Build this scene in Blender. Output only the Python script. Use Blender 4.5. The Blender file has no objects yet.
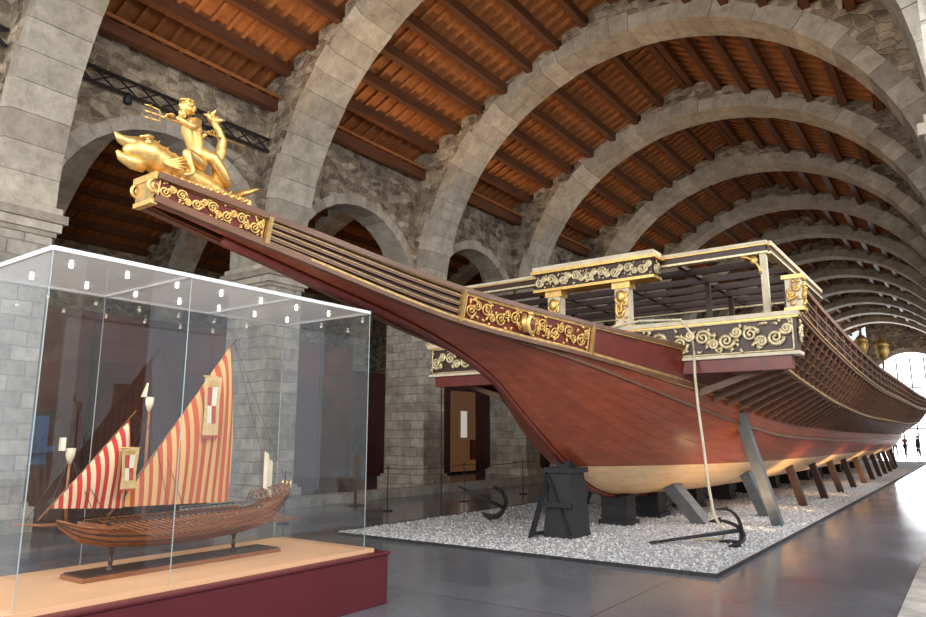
import bpy, bmesh, math, random
import numpy as np
from mathutils import Vector, Matrix
random.seed(7)
S=bpy.context.scene
COL=S.collection
# ------------------------------------------------------------------ helpers
def group(name,loc=(0,0,0)):
    e=bpy.data.objects.new(name,None); e.empty_display_size=.2; COL.objects.link(e); e.location=loc; return e
class MB:
    def __init__(s): s.v=[];s.f=[];s.m=[];s.s=[];s.uv=[];s.mats=[]
    def mi(s,mat):
        if mat not in s.mats: s.mats.append(mat)
        return s.mats.index(mat)
    def add(s,vs,fs,mat,smooth=False,uvs=None):
        o=len(s.v); s.v+= [tuple(p) for p in vs]; k=s.mi(mat)
        for i,f in enumerate(fs):
            s.f.append(tuple(o+j for j in f)); s.m.append(k); s.s.append(smooth)
            s.uv.append([uvs[j] for j in f] if uvs else None)
    def box(s,x0,x1,y0,y1,z0,z1,mat):
        vs=[(x,y,z) for z in(z0,z1) for y in(y0,y1) for x in(x0,x1)]
        s.add(vs,[(0,2,3,1),(4,5,7,6),(0,1,5,4),(2,6,7,3),(0,4,6,2),(1,3,7,5)],mat)
    def hexa(s,vs,mat):
        s.add(vs,[(0,3,2,1),(4,5,6,7),(0,1,5,4),(1,2,6,5),(2,3,7,6),(3,0,4,7)],mat)
    def beam(s,p0,p1,w,h,mat,up=(0,0,1),w1=None,h1=None):
        p0=Vector(p0);p1=Vector(p1);d=(p1-p0).normalized();u=Vector(up)
        r=d.cross(u)
        if r.length<1e-4: r=d.cross(Vector((1,0,0)))
        r.normalize();u=r.cross(d)
        w1=w if w1 is None else w1; h1=h if h1 is None else h1
        a=[p0-r*w/2-u*h/2,p0+r*w/2-u*h/2,p0+r*w/2+u*h/2,p0-r*w/2+u*h/2]
        b=[p1-r*w1/2-u*h1/2,p1+r*w1/2-u*h1/2,p1+r*w1/2+u*h1/2,p1-r*w1/2+u*h1/2]
        s.hexa(a+b,mat)
    def tube(s,path,r,mat,n=6,smooth=True,closed=False):
        P=[Vector(p) for p in path]; N=len(P)
        if N<2:return
        R=[r]*N if not hasattr(r,'__len__') else r
        t=(P[1]-P[0]).normalized(); ref=Vector((0,0,1)) if abs(t.z)<.9 else Vector((1,0,0))
        a=t.cross(ref).normalized(); vs=[];fs=[]
        for i in range(N):
            t=(P[min(i+1,N-1)]-P[max(i-1,0)])
            if t.length<1e-7: t=Vector((0,0,1))
            t.normalize()
            a=(a-t*a.dot(t)); 
            if a.length<1e-5: a=t.orthogonal()
            a.normalize(); b=t.cross(a)
            for k in range(n):
                q=2*math.pi*k/n; vs.append(P[i]+(a*math.cos(q)+b*math.sin(q))*R[i])
        for i in range(N-1):
            for k in range(n):
                k2=(k+1)%n; fs.append((i*n+k,i*n+k2,(i+1)*n+k2,(i+1)*n+k))
        fs.append(tuple(range(n-1,-1,-1))); fs.append(tuple((N-1)*n+k for k in range(n)))
        s.add(vs,fs,mat,smooth)
    def ell(s,c,r,mat,seg=12,rings=8,rot=None,smooth=True):
        c=Vector(c); vs=[];fs=[]
        for i in range(rings+1):
            th=math.pi*i/rings
            for k in range(seg):
                ph=2*math.pi*k/seg
                p=Vector((r[0]*math.sin(th)*math.cos(ph),r[1]*math.sin(th)*math.sin(ph),r[2]*math.cos(th)))
                if rot: p=rot@p
                vs.append(c+p)
        for i in range(rings):
            for k in range(seg):
                k2=(k+1)%seg; fs.append((i*seg+k,(i+1)*seg+k,(i+1)*seg+k2,i*seg+k2))
        s.add(vs,fs,mat,smooth)
    def lathe(s,c,prof,mat,n=14,smooth=True):
        vs=[];fs=[]
        for (r,z) in prof:
            for k in range(n):
                q=2*math.pi*k/n; vs.append((c[0]+r*math.cos(q),c[1]+r*math.sin(q),c[2]+z))
        for i in range(len(prof)-1):
            for k in range(n):
                k2=(k+1)%n; fs.append((i*n+k,i*n+k2,(i+1)*n+k2,(i+1)*n+k))
        fs.append(tuple(range(n-1,-1,-1))); fs.append(tuple((len(prof)-1)*n+k for k in range(n)))
        s.add(vs,fs,mat,smooth)
    def grid(s,fn,nu,nv,mat,smooth=True,uvfn=None):
        vs=[];uvs=[];fs=[]
        for i in range(nu+1):
            for j in range(nv+1):
                vs.append(fn(i/nu,j/nv)); uvs.append(uvfn(i/nu,j/nv) if uvfn else (i/nu,j/nv))
        for i in range(nu):
            for j in range(nv):
                a=i*(nv+1)+j; fs.append((a,a+1,a+nv+2,a+nv+1))
        s.add(vs,fs,mat,smooth,uvs)
    def build(s,name,parent=None,recalc=True,bevel=0):
        me=bpy.data.meshes.new(name); me.from_pydata(s.v,[],s.f)
        for m in s.mats: me.materials.append(m)
        me.polygons.foreach_set('material_index',s.m); me.polygons.foreach_set('use_smooth',s.s)
        if any(u is not None for u in s.uv):
            L=me.uv_layers.new(name='UVMap'); k=0; arr=[]
            for f,u in zip(s.f,s.uv):
                if u: 
                    for q in u: arr+= [q[0],q[1]]
                else: arr+=[0.0]*(2*len(f))
            L.data.foreach_set('uv',arr)
        if recalc:
            bm=bmesh.new(); bm.from_mesh(me); bmesh.ops.recalc_face_normals(bm,faces=bm.faces); bm.to_mesh(me); bm.free()
        me.update()
        o=bpy.data.objects.new(name,me); COL.objects.link(o)
        if parent: o.parent=parent
        if bevel:
            b=o.modifiers.new('bevel','BEVEL'); b.width=bevel; b.segments=2; b.limit_method='ANGLE'
        return o
def spl(ys,vs):
    ys=list(ys);vs=list(vs);n=len(ys)
    d=[(vs[i+1]-vs[i])/(ys[i+1]-ys[i]) for i in range(n-1)]
    m=[d[0]]+[0 if d[i-1]*d[i]<=0 else 2*d[i-1]*d[i]/(d[i-1]+d[i]) for i in range(1,n-1)]+[d[-1]]
    def f(y):
        if y<=ys[0]: return vs[0]+m[0]*(y-ys[0])
        if y>=ys[-1]: return vs[-1]+m[-1]*(y-ys[-1])
        i=0
        while y>ys[i+1]: i+=1
        h=ys[i+1]-ys[i];t=(y-ys[i])/h
        return (2*t**3-3*t*t+1)*vs[i]+(t**3-2*t*t+t)*h*m[i]+(-2*t**3+3*t*t)*vs[i+1]+(t**3-t*t)*h*m[i+1]
    return f
# ------------------------------------------------------------------ materials
def newmat(name):
    m=bpy.data.materials.new(name); m.use_nodes=True; nt=m.node_tree; return m,nt,nt.nodes['Principled BSDF']
def setp(b,col=None,rough=None,metal=None,spec=None):
    if col is not None: b.inputs['Base Color'].default_value=(*col,1)
    if rough is not None: b.inputs['Roughness'].default_value=rough
    if metal is not None: b.inputs['Metallic'].default_value=metal
    if spec is not None: b.inputs['Specular IOR Level'].default_value=spec
def N(nt,t,**k):
    n=nt.nodes.new(t)
    for a,b in k.items():
        if a in n.inputs: n.inputs[a].default_value=b
        else: setattr(n,a,b)
    return n
def ramp(nt,src,stops):
    r=nt.nodes.new('ShaderNodeValToRGB'); e=r.color_ramp.elements
    while len(e)<len(stops): e.new(.5)
    for i,(p,c) in enumerate(stops): e[i].position=p; e[i].color=(*c,1)
    nt.links.new(src,r.inputs['Fac']); return r
def bump(nt,b,src,strength=.3,dist=.02):
    n=N(nt,'ShaderNodeBump'); n.inputs['Strength'].default_value=strength; n.inputs['Distance'].default_value=dist
    nt.links.new(src,n.inputs['Height']); nt.links.new(n.outputs['Normal'],b.inputs['Normal'])
def pos(nt): return N(nt,'ShaderNodeNewGeometry').outputs['Position']
def mix(nt,a,b,fac,mode='MIX'):
    m=N(nt,'ShaderNodeMix',data_type='RGBA',blend_type=mode)
    for k,x in (('A',a),('B',b)):
        i=[q for q in m.inputs if q.name==k and q.type=='RGBA'][0]
        if isinstance(x,tuple): i.default_value=(*x,1)
        else: nt.links.new(x,i)
    if isinstance(fac,(int,float)): m.inputs[0].default_value=fac
    else: nt.links.new(fac,m.inputs[0])
    return [o for o in m.outputs if o.type=='RGBA'][0]
def simple(name,col,rough=.6,metal=0,noise=.0,nscale=8,bumpamt=0):
    m,nt,b=newmat(name); setp(b,col,rough,metal)
    if noise:
        n=N(nt,'ShaderNodeTexNoise',Scale=nscale,Detail=5.0); nt.links.new(pos(nt),n.inputs['Vector'])
        r=ramp(nt,n.outputs['Fac'],[(.3,tuple(c*(1-noise) for c in col)),(.7,tuple(min(1,c*(1+noise)) for c in col))])
        nt.links.new(r.outputs['Color'],b.inputs['Base Color'])
        if bumpamt: bump(nt,b,n.outputs['Fac'],bumpamt,.01)
    return m
def wallcoord(nt,dist):
    p=pos(nt); sx=N(nt,'ShaderNodeSeparateXYZ'); nt.links.new(p,sx.inputs[0])
    a=N(nt,'ShaderNodeMath',operation='ADD'); nt.links.new(sx.outputs[0],a.inputs[0]); nt.links.new(sx.outputs[1],a.inputs[1])
    cx=N(nt,'ShaderNodeCombineXYZ'); nt.links.new(a.outputs[0],cx.inputs[0]); nt.links.new(sx.outputs[2],cx.inputs[1])
    nz=N(nt,'ShaderNodeTexNoise',Scale=1.7,Detail=3.0); nt.links.new(p,nz.inputs['Vector'])
    vm=N(nt,'ShaderNodeVectorMath',operation='MULTIPLY_ADD'); nt.links.new(nz.outputs['Color'],vm.inputs[0]); vm.inputs[1].default_value=(dist,dist,0); nt.links.new(cx.outputs[0],vm.inputs[2])
    return p,vm.outputs[0]
def stone(name,c1,c2,mortar,bw,bh,dist,msize=.02,bstr=.5):
    m,nt,b=newmat(name); setp(b,rough=.9,spec=.2)
    p,vec=wallcoord(nt,dist)
    br=N(nt,'ShaderNodeTexBrick'); nt.links.new(vec,br.inputs['Vector'])
    for k,v in (('Color1',(*c1,1)),('Color2',(*c2,1)),('Mortar',(*mortar,1)),('Scale',1.0),('Mortar Size',msize),('Mortar Smooth',.5),('Bias',0.),('Brick Width',bw),('Row Height',bh)): br.inputs[k].default_value=v
    n2=N(nt,'ShaderNodeTexNoise',Scale=2.3,Detail=12.0,Roughness=.75); nt.links.new(p,n2.inputs['Vector'])
    r=ramp(nt,n2.outputs['Fac'],[(.28,(.45,.41,.37)),(.5,(.9,.88,.85)),(.72,(1.4,1.37,1.3))])
    c=mix(nt,br.outputs['Color'],r.outputs['Color'],.95,'MULTIPLY')
    nt.links.new(c,b.inputs['Base Color'])
    s=N(nt,'ShaderNodeMath',operation='SUBTRACT'); nt.links.new(n2.outputs['Fac'],s.inputs[0]); nt.links.new(br.outputs['Fac'],s.inputs[1])
    bump(nt,b,s.outputs[0],bstr,.06); return m
def rubble(name):
    m,nt,b=newmat(name); setp(b,rough=.92,spec=.15)
    p,vec=wallcoord(nt,.3)
    mp=N(nt,'ShaderNodeMapping'); mp.inputs['Scale'].default_value=(3.2,5.8,1); nt.links.new(vec,mp.inputs[0])
    v=N(nt,'ShaderNodeTexVoronoi',Scale=1.0,voronoi_dimensions='2D'); nt.links.new(mp.outputs[0],v.inputs['Vector']); v.inputs['Randomness'].default_value=.75
    ve=N(nt,'ShaderNodeTexVoronoi',Scale=1.0,voronoi_dimensions='2D',feature='DISTANCE_TO_EDGE'); nt.links.new(mp.outputs[0],ve.inputs['Vector']); ve.inputs['Randomness'].default_value=.75
    sp=N(nt,'ShaderNodeSeparateColor'); nt.links.new(v.outputs['Color'],sp.inputs[0])
    r=ramp(nt,sp.outputs[0],[(0,(.19,.155,.125)),(.35,(.32,.275,.22)),(.7,(.43,.38,.31)),(1,(.57,.51,.42))])
    ed=ramp(nt,ve.outputs['Distance'],[(.02,(1,1,1)),(.10,(0,0,0))])
    c=mix(nt,r.outputs['Color'],(.42,.37,.30),ed.outputs['Color'])
    n2=N(nt,'ShaderNodeTexNoise',Scale=2.6,Detail=12.0,Roughness=.75); nt.links.new(p,n2.inputs['Vector'])
    r2=ramp(nt,n2.outputs['Fac'],[(.3,(.38,.34,.31)),(.5,(.92,.89,.85)),(.7,(1.5,1.43,1.32))])
    c=mix(nt,c,r2.outputs['Color'],1,'MULTIPLY')
    n3=N(nt,'ShaderNodeTexNoise',Scale=.4,Detail=3.0); nt.links.new(p,n3.inputs['Vector'])
    r3=ramp(nt,n3.outputs['Fac'],[(.35,(.68,.67,.67)),(.65,(1.2,1.14,1.04))])
    c=mix(nt,c,r3.outputs['Color'],.9,'MULTIPLY'); nt.links.new(c,b.inputs['Base Color'])
    mn=N(nt,'ShaderNodeMath',operation='MINIMUM'); nt.links.new(ve.outputs['Distance'],mn.inputs[0]); mn.inputs[1].default_value=.12
    ad=N(nt,'ShaderNodeMath',operation='MULTIPLY_ADD'); nt.links.new(mn.outputs[0],ad.inputs[0]); ad.inputs[1].default_value=3; nt.links.new(n2.outputs['Fac'],ad.inputs[2])
    bump(nt,b,ad.outputs[0],.8,.08); return m
M_rub=rubble('rubble_stone')
M_ash=stone('ashlar_stone',(.58,.54,.47),(.38,.35,.305),(.36,.325,.275),.52,.27,.09,.016,.6)
def vous():
    m,nt,b=newmat('voussoir_stone'); setp(b,rough=.85,spec=.2)
    g=N(nt,'ShaderNodeNewGeometry'); r=ramp(nt,g.outputs['Random Per Island'],[(0,(.40,.355,.295)),(.5,(.51,.465,.39)),(1,(.63,.58,.49))])
    n=N(nt,'ShaderNodeTexNoise',Scale=2.6,Detail=12.0,Roughness=.75); nt.links.new(g.outputs['Position'],n.inputs['Vector'])
    r2=ramp(nt,n.outputs['Fac'],[(.3,(.52,.48,.44)),(.7,(1.28,1.25,1.2))])
    nt.links.new(mix(nt,r.outputs['Color'],r2.outputs['Color'],.9,'MULTIPLY'),b.inputs['Base Color']); bump(nt,b,n.outputs['Fac'],.5,.04); return m
M_vou=vous()
def wood(name,c1,c2,rough=.5,scale=(1,1,1),nsc=3):
    m,nt,b=newmat(name); setp(b,rough=rough)
    mp=N(nt,'ShaderNodeMapping'); mp.inputs['Scale'].default_value=scale; nt.links.new(pos(nt),mp.inputs[0])
    n=N(nt,'ShaderNodeTexNoise',Scale=nsc,Detail=8.0,Roughness=.65); nt.links.new(mp.outputs[0],n.inputs['Vector'])
    r=ramp(nt,n.outputs['Fac'],[(.3,c1),(.7,c2)]); nt.links.new(r.outputs['Color'],b.inputs['Base Color'])
    bump(nt,b,n.outputs['Fac'],.15,.01); return m
M_roof=wood('roof_boards',(.24,.08,.022),(.44,.165,.045),.75,(1,3,3),2)
M_raft=wood('roof_rafters',(.26,.088,.024),(.46,.175,.05),.7,(1,1,1),2)
M_purl=wood('roof_purlins',(.08,.028,.011),(.16,.058,.021),.65,(3,.3,3),2)
M_brown=wood('dark_brown_wood',(.035,.017,.012),(.075,.034,.022),.4,(4,.5,4),3)
M_mid=wood('varnished_wood',(.11,.045,.022),(.21,.088,.038),.35,(4,.5,4),3)
M_model=wood('model_wood',(.18,.06,.022),(.34,.13,.05),.35,(10,2,10),5)
M_shore=simple('grey_painted_timber',(.11,.12,.13),.6,0,.2,6)
M_black=simple('black_iron',(.014,.014,.016),.55,0,.3,9)
M_iron=simple('rusty_iron',(.04,.037,.037),.6,.3,.4,14,.3)
M_gold=simple('gold_leaf',(.82,.53,.18),.42,.8,.2,20,.25)
M_oldgold=simple('antique_gold',(.50,.33,.12),.42,.7,.3,14,.2)
M_palegold=simple('pale_gilt',(.74,.62,.38),.42,.45,.3,14,.2)
M_cream=simple('cream_paint',(.72,.63,.45),.5,0,.15,5)
M_redp=simple('oxblood_paint',(.16,.024,.014),.35,0,.2,4)
def hullmat():
    m,nt,b=newmat('hull_paint'); setp(b,rough=.34)
    uv=N(nt,'ShaderNodeUVMap')
    br=N(nt,'ShaderNodeTexBrick'); nt.links.new(uv.outputs[0],br.inputs['Vector'])
    for k,v in (('Color1',(.32,.072,.030,1)),('Color2',(.265,.055,.024,1)),('Mortar',(.19,.038,.017,1)),('Scale',1.0),('Mortar Size',.004),('Mortar Smooth',.8),('Bias',0.),('Brick Width',6.0),('Row Height',.085)): br.inputs[k].default_value=v
    p=pos(nt); sx=N(nt,'ShaderNodeSeparateXYZ'); nt.links.new(p,sx.inputs[0])
    mp=N(nt,'ShaderNodeMapping'); mp.inputs['Scale'].default_value=(2,.4,5); nt.links.new(p,mp.inputs[0])
    n=N(nt,'ShaderNodeTexNoise',Scale=2.4,Detail=10.0,Roughness=.65); nt.links.new(mp.outputs[0],n.inputs['Vector'])
    r=ramp(nt,n.outputs['Fac'],[(.3,(.68,.64,.62)),(.7,(1.28,1.28,1.28))])
    red=mix(nt,br.outputs['Color'],r.outputs['Color'],.9,'MULTIPLY')
    tal=mix(nt,(.82,.54,.29),r.outputs['Color'],.5,'MULTIPLY')
    gt=N(nt,'ShaderNodeMath',operation='LESS_THAN'); nt.links.new(sx.outputs[2],gt.inputs[0]); gt.inputs[1].default_value=1.13
    nt.links.new(mix(nt,red,tal,gt.outputs[0]),b.inputs['Base Color'])
    iv=N(nt,'ShaderNodeMath',operation='SUBTRACT'); iv.inputs[0].default_value=1; nt.links.new(br.outputs['Fac'],iv.inputs[1])
    bump(nt,b,iv.outputs[0],.25,.01); return m
M_hull=hullmat()
def floormat():
    m,nt,b=newmat('polished_concrete'); setp(b,rough=.2,spec=.75)
    p=pos(nt); n=N(nt,'ShaderNodeTexNoise',Scale=.8,Detail=8.0,Roughness=.65); nt.links.new(p,n.inputs['Vector'])
    r=ramp(nt,n.outputs['Fac'],[(.3,(.14,.15,.172)),(.7,(.21,.222,.248))])
    br=N(nt,'ShaderNodeTexBrick'); nt.links.new(p,br.inputs['Vector'])
    for k,v in (('Color1',(1,1,1,1)),('Color2',(.9,.9,.9,1)),('Mortar',(.4,.4,.4,1)),('Scale',1.0),('Mortar Size',.01),('Brick Width',3.0),('Row Height',3.0)): br.inputs[k].default_value=v
    br.offset=0
    nt.links.new(mix(nt,r.outputs['Color'],br.outputs['Color'],1,'MULTIPLY'),b.inputs['Base Color'])
    r2=ramp(nt,n.outputs['Fac'],[(.3,(.11,)*3),(.7,(.22,)*3)]); nt.links.new(r2.outputs['Color'],b.inputs['Roughness'])
    return m
M_floor=floormat()
def gravelmat():
    m,nt,b=newmat('gravel'); setp(b,rough=.9,spec=.2)
    g=N(nt,'ShaderNodeNewGeometry'); v=N(nt,'ShaderNodeTexVoronoi',Scale=20.0); nt.links.new(g.outputs['Position'],v.inputs['Vector'])
    sp=N(nt,'ShaderNodeSeparateColor'); nt.links.new(v.outputs['Color'],sp.inputs[0])
    r=ramp(nt,sp.outputs[0],[(0,(.36,.36,.37)),(.5,(.55,.55,.55)),(1,(.80,.79,.77))])
    nt.links.new(r.outputs['Color'],b.inputs['Base Color'])
    iv=N(nt,'ShaderNodeMath',operation='SUBTRACT'); iv.inputs[0].default_value=1; nt.links.new(v.outputs['Distance'],iv.inputs[1]); bump(nt,b,iv.outputs[0],1,.04); return m
M_grav=gravelmat()
def pebmat():
    m,nt,b=newmat('pebbles'); setp(b,rough=.85,spec=.2)
    g=N(nt,'ShaderNodeNewGeometry'); r=ramp(nt,g.outputs['Random Per Island'],[(0,(.32,.32,.335)),(.5,(.55,.55,.55)),(1,(.82,.81,.79))])
    nt.links.new(r.outputs['Color'],b.inputs['Base Color']); return m
M_peb=pebmat()
def glassmat(name,tint,base=.04,extra=0,diffuse=0):
    m=bpy.data.materials.new(name); m.use_nodes=True; nt=m.node_tree; nt.nodes.clear()
    out=N(nt,'ShaderNodeOutputMaterial'); tr=N(nt,'ShaderNodeBsdfTransparent'); tr.inputs[0].default_value=(*tint,1)
    gl=N(nt,'ShaderNodeBsdfAnisotropic'); gl.inputs['Roughness'].default_value=.02; gl.inputs['Color'].default_value=(1,1,1,1)
    lw=N(nt,'ShaderNodeLayerWeight'); lw.inputs[0].default_value=.5
    pw=N(nt,'ShaderNodeMath',operation='POWER'); nt.links.new(lw.outputs['Facing'],pw.inputs[0]); pw.inputs[1].default_value=4
    ma=N(nt,'ShaderNodeMath',operation='MULTIPLY_ADD',use_clamp=True); nt.links.new(pw.outputs[0],ma.inputs[0]); ma.inputs[1].default_value=.9; ma.inputs[2].default_value=base
    first=tr
    if diffuse:
        tl=N(nt,'ShaderNodeBsdfTranslucent'); tl.inputs[0].default_value=(.9,.86,.82,1)
        df=N(nt,'ShaderNodeBsdfDiffuse'); df.inputs[0].default_value=(.9,.86,.82,1)
        m0=N(nt,'ShaderNodeMixShader'); m0.inputs[0].default_value=.5; nt.links.new(tl.outputs[0],m0.inputs[1]); nt.links.new(df.outputs[0],m0.inputs[2])
        m1=N(nt,'ShaderNodeMixShader'); m1.inputs[0].default_value=diffuse; nt.links.new(tr.outputs[0],m1.inputs[1]); nt.links.new(m0.outputs[0],m1.inputs[2]); first=m1
    mx=N(nt,'ShaderNodeMixShader'); nt.links.new(ma.outputs[0],mx.inputs[0]); nt.links.new(first.outputs[0],mx.inputs[1]); nt.links.new(gl.outputs[0],mx.inputs[2])
    nt.links.new(mx.outputs[0],out.inputs[0]); return m
M_glass=glassmat('case_glass',(.92,.935,.93),.06)
M_frost=glassmat('frosted_glass',(.85,.86,.86),.08,0,.9)
def emis(name,col,st):
    m,nt,b=newmat(name); setp(b,(0,0,0),.5); b.inputs['Emission Color'].default_value=(*col,1); b.inputs['Emission Strength'].default_value=st; return m
M_win=emis('daylit_glazing',(.92,.96,1.0),4)
M_lamp=emis('lamp_lens',(1,.9,.75),8)
M_pink=simple('salmon_board',(.74,.43,.24),.6,0,.05,3)
M_maroon=simple('maroon_paint',(.10,.008,.013),.45,0,.1,3)
M_white=simple('white_paint',(.78,.78,.76),.6)
M_darkred=simple('dark_red_panel',(.085,.022,.014),.7,0,.4,1)
M_blue=simple('blue_paint',(.05,.14,.30),.6,0,.2,2)
M_kerb=stone('kerb_stone',(.54,.53,.50),(.46,.45,.43),(.25,.25,.25),1.6,.6,.01,.01,.2)
def sailmat(name,ca,cb,period,slant,phase=0,duty=.5):
    m,nt,b=newmat(name); setp(b,rough=.85)
    p=pos(nt); sx=N(nt,'ShaderNodeSeparateXYZ'); nt.links.new(p,sx.inputs[0])
    a=N(nt,'ShaderNodeMath',operation='MULTIPLY_ADD'); nt.links.new(sx.outputs[2],a.inputs[0]); a.inputs[1].default_value=slant; nt.links.new(sx.outputs[1],a.inputs[2])
    d=N(nt,'ShaderNodeMath',operation='MULTIPLY'); nt.links.new(a.outputs[0],d.inputs[0]); d.inputs[1].default_value=1/period
    fr=N(nt,'ShaderNodeMath',operation='FRACT'); nt.links.new(d.outputs[0],fr.inputs[0])
    gt=N(nt,'ShaderNodeMath',operation='GREATER_THAN'); nt.links.new(fr.outputs[0],gt.inputs[0]); gt.inputs[1].default_value=duty
    nt.links.new(mix(nt,ca,cb,gt.outputs[0]),b.inputs['Base Color']); 
    return m
M_sail=sailmat('striped_sail',(.68,.40,.15),(.52,.085,.028),.075,.04)
M_sail2=sailmat('striped_foresail',(.70,.52,.34),(.50,.03,.022),.062,.04)
# ------------------------------------------------------------------ camera
psi=math.radians(35.95); th=math.radians(10.53)
right=Vector((math.cos(psi),math.sin(psi),0)); fwd=Vector((-math.sin(psi)*math.cos(th),math.cos(psi)*math.cos(th),math.sin(th))); upv=right.cross(fwd)
cd=bpy.data.cameras.new('camera'); cd.lens=27; cd.sensor_width=36; cd.clip_end=300; cd.clip_start=.05
cam=bpy.data.objects.new('camera',cd); COL.objects.link(cam)
mw=Matrix((right,upv,-fwd)).transposed().to_4x4(); mw.translation=Vector((0,0,1.6)); cam.matrix_world=mw; S.camera=cam
# ------------------------------------------------------------------ building shell
XC=-6.75; R=6.75; ZC=5.8; XL=-15.1; XR=1.6; YEND=84
def roofz(x): return 10.1+.455*(8.35-abs(x-XC))
ys_arch=[4.6+6*k for k in range(13)]
def arch(mb,mapf,c,Rr,zc,u0,u1,topf,t0,t1,step,mat,n=48,ring=.5,nb=39,pad=.02):
    us=set([u0,u1]);
    for i in range(n+1): us.add(c-Rr*math.cos(math.pi*i/n))
    if step:
        k=u0
        while k<u1: us.add(k); k+=step
    us=sorted(u for u in us if u0-1e-6<=u<=u1+1e-6)
    for a,b in zip(us[:-1],us[1:]):
        if b-a<1e-4: continue
        mdl=(a+b)/2; tp=topf(mdl)
        if abs(mdl-c)>Rr: ba=bb=zc
        else:
            ba=zc+math.sqrt(max(0,(Rr+ring*.5)**2-(a-c)**2)); bb=zc+math.sqrt(max(0,(Rr+ring*.5)**2-(b-c)**2))
        vs=[mapf(a,t0,ba),mapf(b,t0,bb),mapf(b,t1,bb),mapf(a,t1,ba),mapf(a,t0,tp),mapf(b,t0,tp),mapf(b,t1,tp),mapf(a,t1,tp)]
        mb.hexa(vs,mat)
    for i in range(nb):
        ro=ring*((.82,1.0,.88,1.06,.92)[(i*7)%5])
        a0=math.pi*(i+.008)/nb; a1=math.pi*(i+1-.008)/nb
        pts=[(Rr,a0),(Rr,a1),(Rr+ro,a1),(Rr+ro,a0)]
        q=[(c-r*math.cos(t),zc+r*math.sin(t)) for r,t in pts]
        pd=pad*(.6+.3*((i*5)%4))
        vs=[mapf(x,t0-pd,z) for x,z in q]+[mapf(x,t1+pd,z) for x,z in q]
        mb.hexa(vs,M_vou)
def stepped(x):
    i=math.floor(abs(x-XC)/.9); e=(i+1)*.9
    return 10.1+.455*(8.35-min(e,8.35))+.12
def pier(mb,x0,x1,y0,y1):
    mb.box(x0,x1,y0,y1,.5,5.25,M_ash)
    mb.box(x0-.14,x1+.14,y0-.14,y1+.14,0,.42,M_ash); mb.box(x0-.07,x1+.07,y0-.07,y1+.07,.42,.5,M_ash)
    for e,z0,z1 in ((.05,5.25,5.34),(.11,5.34,5.5),(.18,5.5,5.66),(.1,5.66,5.8)): mb.box(x0-e,x1+e,y0-e,y1+e,z0,z1,M_vou)
for k,y in enumerate(ys_arch):
    mb=MB(); arch(mb,lambda u,t,z:(u,t,z),XC,R,ZC,XL,XR,stepped,y,y+1.0,.9,M_rub)
    pier(mb,XL,-13.5,y,y+1); pier(mb,0,XR,y,y+1)
    o=mb.build('stone_arch')
    if k<6:
        mb=MB(); arch(mb,lambda u,t,z:(u-15.1,t,z),XC,R,ZC,XL,XR-1.6,stepped,y,y+1.0,.9,M_rub)
        pier(mb,XL-15.1,-28.6,y,y+1); mb.build('side_nave_arch')
def arcade(name,xa,xb,flat=10.15):
    mb=MB()
    for k in range(-1,len(ys_arch)):
        y0=(ys_arch[k]+1.0) if k>=0 else -.4; y1=y0+5.0
        arch(mb,lambda u,t,z:(t,u,z),(y0+y1)/2,2.5,ZC,y0,y1,lambda u:flat,xa,xb,0,M_rub,n=24,ring=.32,nb=19)
    return mb.build(name)
arcade('wall_left',-14.75,-13.95); arcade('wall_right',.4,1.2)
def roof(name,xc,y0,y1):
    mb=MB()
    for s in(-1,1):
        e=8.45; zz=lambda d:10.1+.455*(8.35-d)
        mb.hexa([(xc,y0,zz(0)+.02),(xc+s*e,y0,zz(e)+.02),(xc+s*e,y1,zz(e)+.02),(xc,y1,zz(0)+.02),(xc,y0,zz(0)+.1),(xc+s*e,y0,zz(e)+.1),(xc+s*e,y1,zz(e)+.1),(xc,y1,zz(0)+.1)],M_roof)
        y=y0+.2
        while y<y1:
            mb.beam((xc+s*.02,y,zz(0)-.03),(xc+s*8.3,y,zz(8.3)-.03),.09,.10,M_raft,up=(0,0,1)); y+=.42
        for i in range(10):
            d=.9*i+.12; mb.beam((xc+s*d,y0,zz(d)-.20),(xc+s*d,y1,zz(d)-.20),.2,.28,M_purl)
    return mb.build(name)
roof('ceiling',XC,-2,YEND); roof('ceiling_side_nave',XC-15.1,-2,45)
mb=MB(); mb.box(-31,6,-10,YEND+1,-.3,0,M_floor); mb.build('floor')
mb=MB(); mb.box(-31,-30.2,-4,46,0,11,M_rub); mb.build('wall_side_nave')
mb=MB(); mb.box(-31,-15.1,45,45.6,0,14,M_rub); mb.build('wall_side_nave_end')
mb=MB(); YF=YEND
arch(mb,lambda u,t,z:(u,t,z),-4.6,3.6,6.6,XL,XR,lambda x:roofz(x)+.1,YF,YF+.6,0,M_rub,n=30,ring=.5,nb=21)
mb.box(XL,-8.2,YF,YF+.6,0,6.6,M_rub); mb.box(-1.0,XR,YF,YF+.6,0,6.6,M_rub); mb.build('wall_far')
mb=MB(); mb.box(-8.2,-1,YF+.35,YF+.4,0,6.6,M_win)
n=24; vs=[(-4.6-3.6*math.cos(math.pi*i/n),YF+.36,6.6+3.6*math.sin(math.pi*i/n)) for i in range(n+1)]; mb.add(vs,[tuple(range(n+1))],M_win)
for x in (-7,-5.8,-4.6,-3.4,-2.2): mb.box(x-.06,x+.06,YF+.2,YF+.3,0,9.6,M_black)
for z in (2.5,4.6,6.6): mb.box(-8.2,-1,YF+.2,YF+.3,z-.06,z+.06,M_black)
mb.build('window_1',recalc=True)
mb=MB()
mb.box(-13.33,-12.85,8.5,YEND-.2,0,.22,M_kerb); mb.build('kerb_left')
mb=MB(); mb.box(-.72,-.16,6.0,YEND-.2,0,.06,M_kerb); mb.build('kerb_right')
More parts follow.
